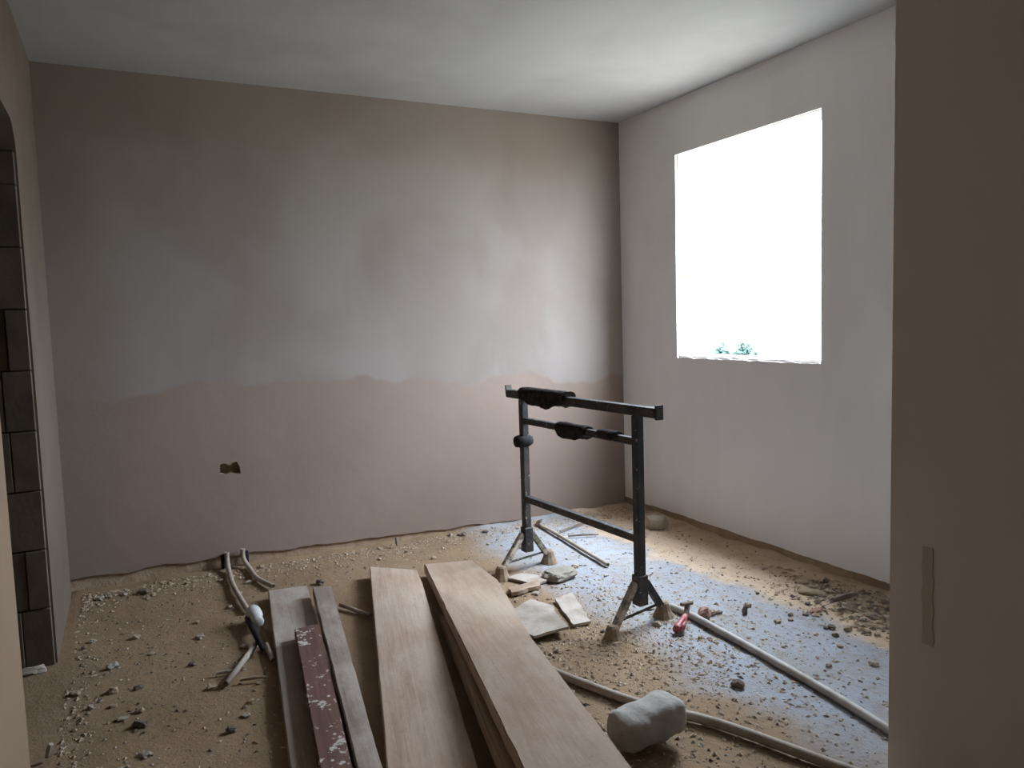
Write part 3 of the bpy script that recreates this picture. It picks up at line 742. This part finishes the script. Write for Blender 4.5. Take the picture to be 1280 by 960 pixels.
# ------------------------------------------------------------------ debris
def rock_mesh(name, seed, mat, sub=1, rough=0.28, flat=1.0):
    bm = bmesh.new(); bmesh.ops.create_icosphere(bm, subdivisions=sub + 1 if sub > 1 else 1, radius=1.0)
    if sub == 1: bmesh.ops.subdivide_edges(bm, edges=bm.edges[:], cuts=1)
    for v in bm.verts:
        d = v.co.normalized()
        s = max(abs(d.x), abs(d.y), abs(d.z)); q = d / (s ** 0.55)
        v.co = q * (0.82 + rough * noise.noise((d.x * 1.7 + seed * 7, d.y * 1.7, d.z * 1.7)) * 1.5); v.co.z *= flat
    me = bpy.data.meshes.new(name); bm.to_mesh(me); bm.free(); me.materials.append(mat)
    return me
RK = {}
for nm in ('chip_pale', 'chip_tan', 'chip_dark', 'chip_brick'):
    RK[nm] = [rock_mesh('rock', s + hash_ * 10, M[nm]) for s, hash_ in ((1, 1), (2, 2), (3, 3), (4, 5))]
def rock(u, v, size, mat, label, group=None, cat='stone', name='rubble_stone', rz=None, var=None, tilt=0.0):
    p = onz(u, v, 0.0); p.z = floor_z(p.x, p.y)
    o = bpy.data.objects.new(name, RK[mat][rng.randrange(4) if var is None else var]); col.objects.link(o)
    o.scale = size; o.location = (p.x, p.y, p.z + size[2] * 0.62); o.rotation_euler = (tilt, 0, rng.uniform(0, 6.28) if rz is None else rz)
    return tag(o, label, cat, group)
rock(822, 660, (0.085, 0.07, 0.062), 'chip_pale', 'large pale stone in the room corner behind the trestle', rz=0.5)
rock(881, 772, (0.040, 0.032, 0.034), 'chip_brick', 'reddish brick piece behind the long grey pipe', cat='brick piece', name='brick_piece')
rock(890, 768, (0.022, 0.02, 0.018), 'chip_pale', 'small pale stone touching the reddish brick piece')
rock(898, 767, (0.024, 0.015, 0.010), 'chip_dark', 'small flat dark stone next to the brick piece')
rock(931, 766, (0.013, 0.013, 0.026), 'chip_dark', 'small upright dark stone on the bare pale floor')
rock(922, 858, (0.028, 0.022, 0.018), 'chip_dark', 'dark stone between the long grey pipe and the tan pipe')
rock(1036, 832, (0.014, 0.012, 0.010), 'chip_pale', 'pale crumb touching the long grey pipe')
rock(1015, 745, (0.075, 0.035, 0.018), 'chip_tan', 'flat tan stone beside the gravel heap at the wall', rz=-1.1)
rock(1019, 766, (0.034, 0.018, 0.010), 'chip_brick', 'thin reddish flake in front of the flat tan stone', cat='brick piece', name='brick_piece')
rock(40, 841, (0.055, 0.03, 0.020), 'chip_pale', 'pale mortar lump at the foot of the doorway', rz=0.1)
rock(141, 834, (0.028, 0.018, 0.014), 'chip_pale', 'pale plaster lump alone on the sandy floor')
rock(173, 860, (0.020, 0.014, 0.010), 'chip_dark', 'dark clod in front of the lone pale lump')
rock(175, 907, (0.030, 0.016, 0.014), 'chip_dark', 'larger dark clod on the sandy floor')
rock(400, 729, (0.030, 0.022, 0.018), 'chip_dark', 'dark clod at the far end of the narrow batten')
rock(312, 728, (0.030, 0.012, 0.010), 'chip_pale', 'pale flake under the bent pipe at the wall')
rock(180, 742, (0.035, 0.025, 0.018), 'chip_dark', 'dark clod at the foot of the plastered wall')
rock(700, 722, (0.105, 0.085, 0.040), 'chip_dark', 'grey-brown clump of mortar on the floor under the trestle bars', rz=0.3).data = rock_mesh('heap', 31, M['heap'], 2, 0.12, 0.8)
# sticks
def stick(a, b, za, zb, r, mat, label, name='stick'):
    A, B = onz(*a, za), onz(*b, zb); bm = bmesh.new()
    mid = A.lerp(B, 0.5) + V((0, 0, 0.003)); add_tube(bm, [A, mid, B], r, 6, radii=[r, r * 1.1, r * 0.8])
    return tag(from_bm(name, bm, mat, origin=A), label, 'stick')
stick((700, 664), (735, 652), 0.012, 0.012, 0.006, M['chip_dark'], 'dark twig lying under the lowest trestle bar')
stick((710, 670), (748, 668), 0.010, 0.010, 0.006, M['chip_dark'], 'bent dark twig lying beside the thin pipe')
stick((1042, 750), (1072, 742), 0.062, 0.075, 0.012, M['chip_dark'], 'dark stick half buried in the gravel heap')
stick((60, 946), (64, 930), 0.012, 0.055, 0.010, M['chip_pale'], 'pale splinter sticking up by the doorway')
stick((300, 850), (335, 846), 0.010, 0.010, 0.006, M['chip_tan'], 'tan splinter beside the straight pipe offcut')
stick((496, 682), (495, 672), 0.02, 0.07, 0.007, M['chip_dark'], 'dark peg standing against the wall base')
stick((270, 842), (300, 838), 0.008, 0.008, 0.006, M['chip_pale'], 'short pale splinter beside the end of the pipe offcut')

# countable rubble: 110 pieces about a finger long
PLANK_BOX = lambda x, y: (0.30 + 0.2 * (y - 2.0) < x < 1.22 + 0.24 * (y - 2.0) and y < 4.0)
placed = 0
def free(x, y, mrg=0.0):
    return not PLANK_BOX(x, y) and XL + 0.05 < x < XR - 0.04 and y < YB - 0.04 and not (x > PX - 0.05 and y < PY + 0.05)
spots = []
for i in range(34): spots.append((rng.uniform(2.45, 3.08), rng.uniform(1.75, 2.75), 'heap'))
for i in range(30): spots.append((rng.uniform(1.25, 2.2), rng.uniform(2.3, 4.3), 'mid'))
for i in range(26): spots.append((rng.uniform(XL + 0.08, 0.45), rng.uniform(2.6, 4.4), 'left'))
for i in range(26): spots.append((rng.uniform(XL + 0.08, 3.0), YB - abs(rng.gauss(0, 0.10)) - 0.06, 'back'))
LB = {'heap': ('{} gravel piece of the heap along the window wall', 'gravel pieces of the heap by the window wall'),
      'mid': ('small {} rubble piece around the trestle and the broken slabs', 'rubble pieces around the trestle'),
      'left': ('small {} clod on the sandy floor between doorway and planks', 'clods between doorway and planks'),
      'back': ('small {} rubble piece along the foot of the patched wall', 'rubble along the foot of the patched wall')}
for x, y, g in spots:
    if not free(x, y): continue
    s = rng.uniform(0.010, 0.020); mt = rng.choice(('chip_pale', 'chip_tan', 'chip_dark', 'chip_tan'))
    o = bpy.data.objects.new('rubble_piece', RK[mt][rng.randrange(4)]); col.objects.link(o)
    sc = (s * rng.uniform(0.9, 1.5), s, s * rng.uniform(0.45, 0.8)); o.scale = sc
    o.location = (x, y, floor_z(x, y) + sc[2] * 0.6); o.rotation_euler = (0, 0, rng.uniform(0, 6.28))
    hue = {'chip_pale': 'pale', 'chip_tan': 'tan', 'chip_dark': 'dark'}[mt]
    tag(o, LB[g][0].format(hue), 'rubble', hue + ' ' + LB[g][1])

# crumbs nobody could count
def crumbs(jobs):
    r2 = np.random.default_rng(11)
    base = np.array([(1, 0, 0), (-1, 0, 0), (0, 1, 0), (0, -1, 0), (0, 0, 1), (0, 0, -0.6)], float)
    tri = np.array([(0, 2, 4), (2, 1, 4), (1, 3, 4), (3, 0, 4), (2, 0, 5), (1, 2, 5), (3, 1, 5), (0, 3, 5)])
    vs, fs, mi = [], [], []; c = 0; me = bpy.data.meshes.new('floor_crumbs')
    for slot, (mat, count, sampler, smin, smax) in enumerate(jobs):
        me.materials.append(mat); end = c + count
        while c < end:
            x, y = sampler(r2)
            if not free(x, y): continue
            s = smin + (smax - smin) * r2.random() ** 3; a = r2.random() * 6.283
            b = base * (1 + r2.uniform(-0.35, 0.35, (6, 3))) * np.array([s * r2.uniform(1, 1.8), s, s * r2.uniform(0.4, 0.8)])
            ca_, sa_ = math.cos(a), math.sin(a)
            q = np.stack([b[:, 0] * ca_ - b[:, 1] * sa_ + x, b[:, 0] * sa_ + b[:, 1] * ca_ + y, b[:, 2] + floor_z(x, y) + s * 0.2], 1)
            vs.append(q); fs.append(tri + 6 * c); mi += [slot] * 8; c += 1
    me.from_pydata(np.concatenate(vs).tolist(), [], np.concatenate(fs).tolist()); me.update()
    me.polygons.foreach_set('material_index', mi)
    return tag(link('floor_crumbs', me, None, floor), 'fine crumbs of plaster and sand scattered over the floor', kind='stuff')
def s_all(r): return r.uniform(XL, XR), r.uniform(1.3, YB)
def s_mid(r): return r.normal(1.75, 0.35), r.normal(2.55, 0.45)
def s_edge(r):
    k_ = r.random()
    if k_ < 0.55: return r.uniform(XL, XR), YB - abs(r.normal(0, 0.12)) - 0.03
    if k_ < 0.75: return XL + abs(r.normal(0, 0.08)) + 0.03, r.uniform(1.5, YB)
    return r.normal(2.93, 0.12), r.normal(2.2, 0.35)
def s_heap(r): return r.normal(2.95, 0.10), r.normal(2.25, 0.22)
crumbs([(M['chip_pale'], 3200, s_all, 0.002, 0.008), (M['chip_tan'], 5000, s_mid, 0.002, 0.009),
        (M['chip_dark'], 2600, s_all, 0.002, 0.009), (M['chip_tan'], 3800, s_edge, 0.003, 0.011),
        (M['chip_dark'], 700, s_heap, 0.004, 0.016), (M['chip_tan'], 900, s_heap, 0.004, 0.018)])
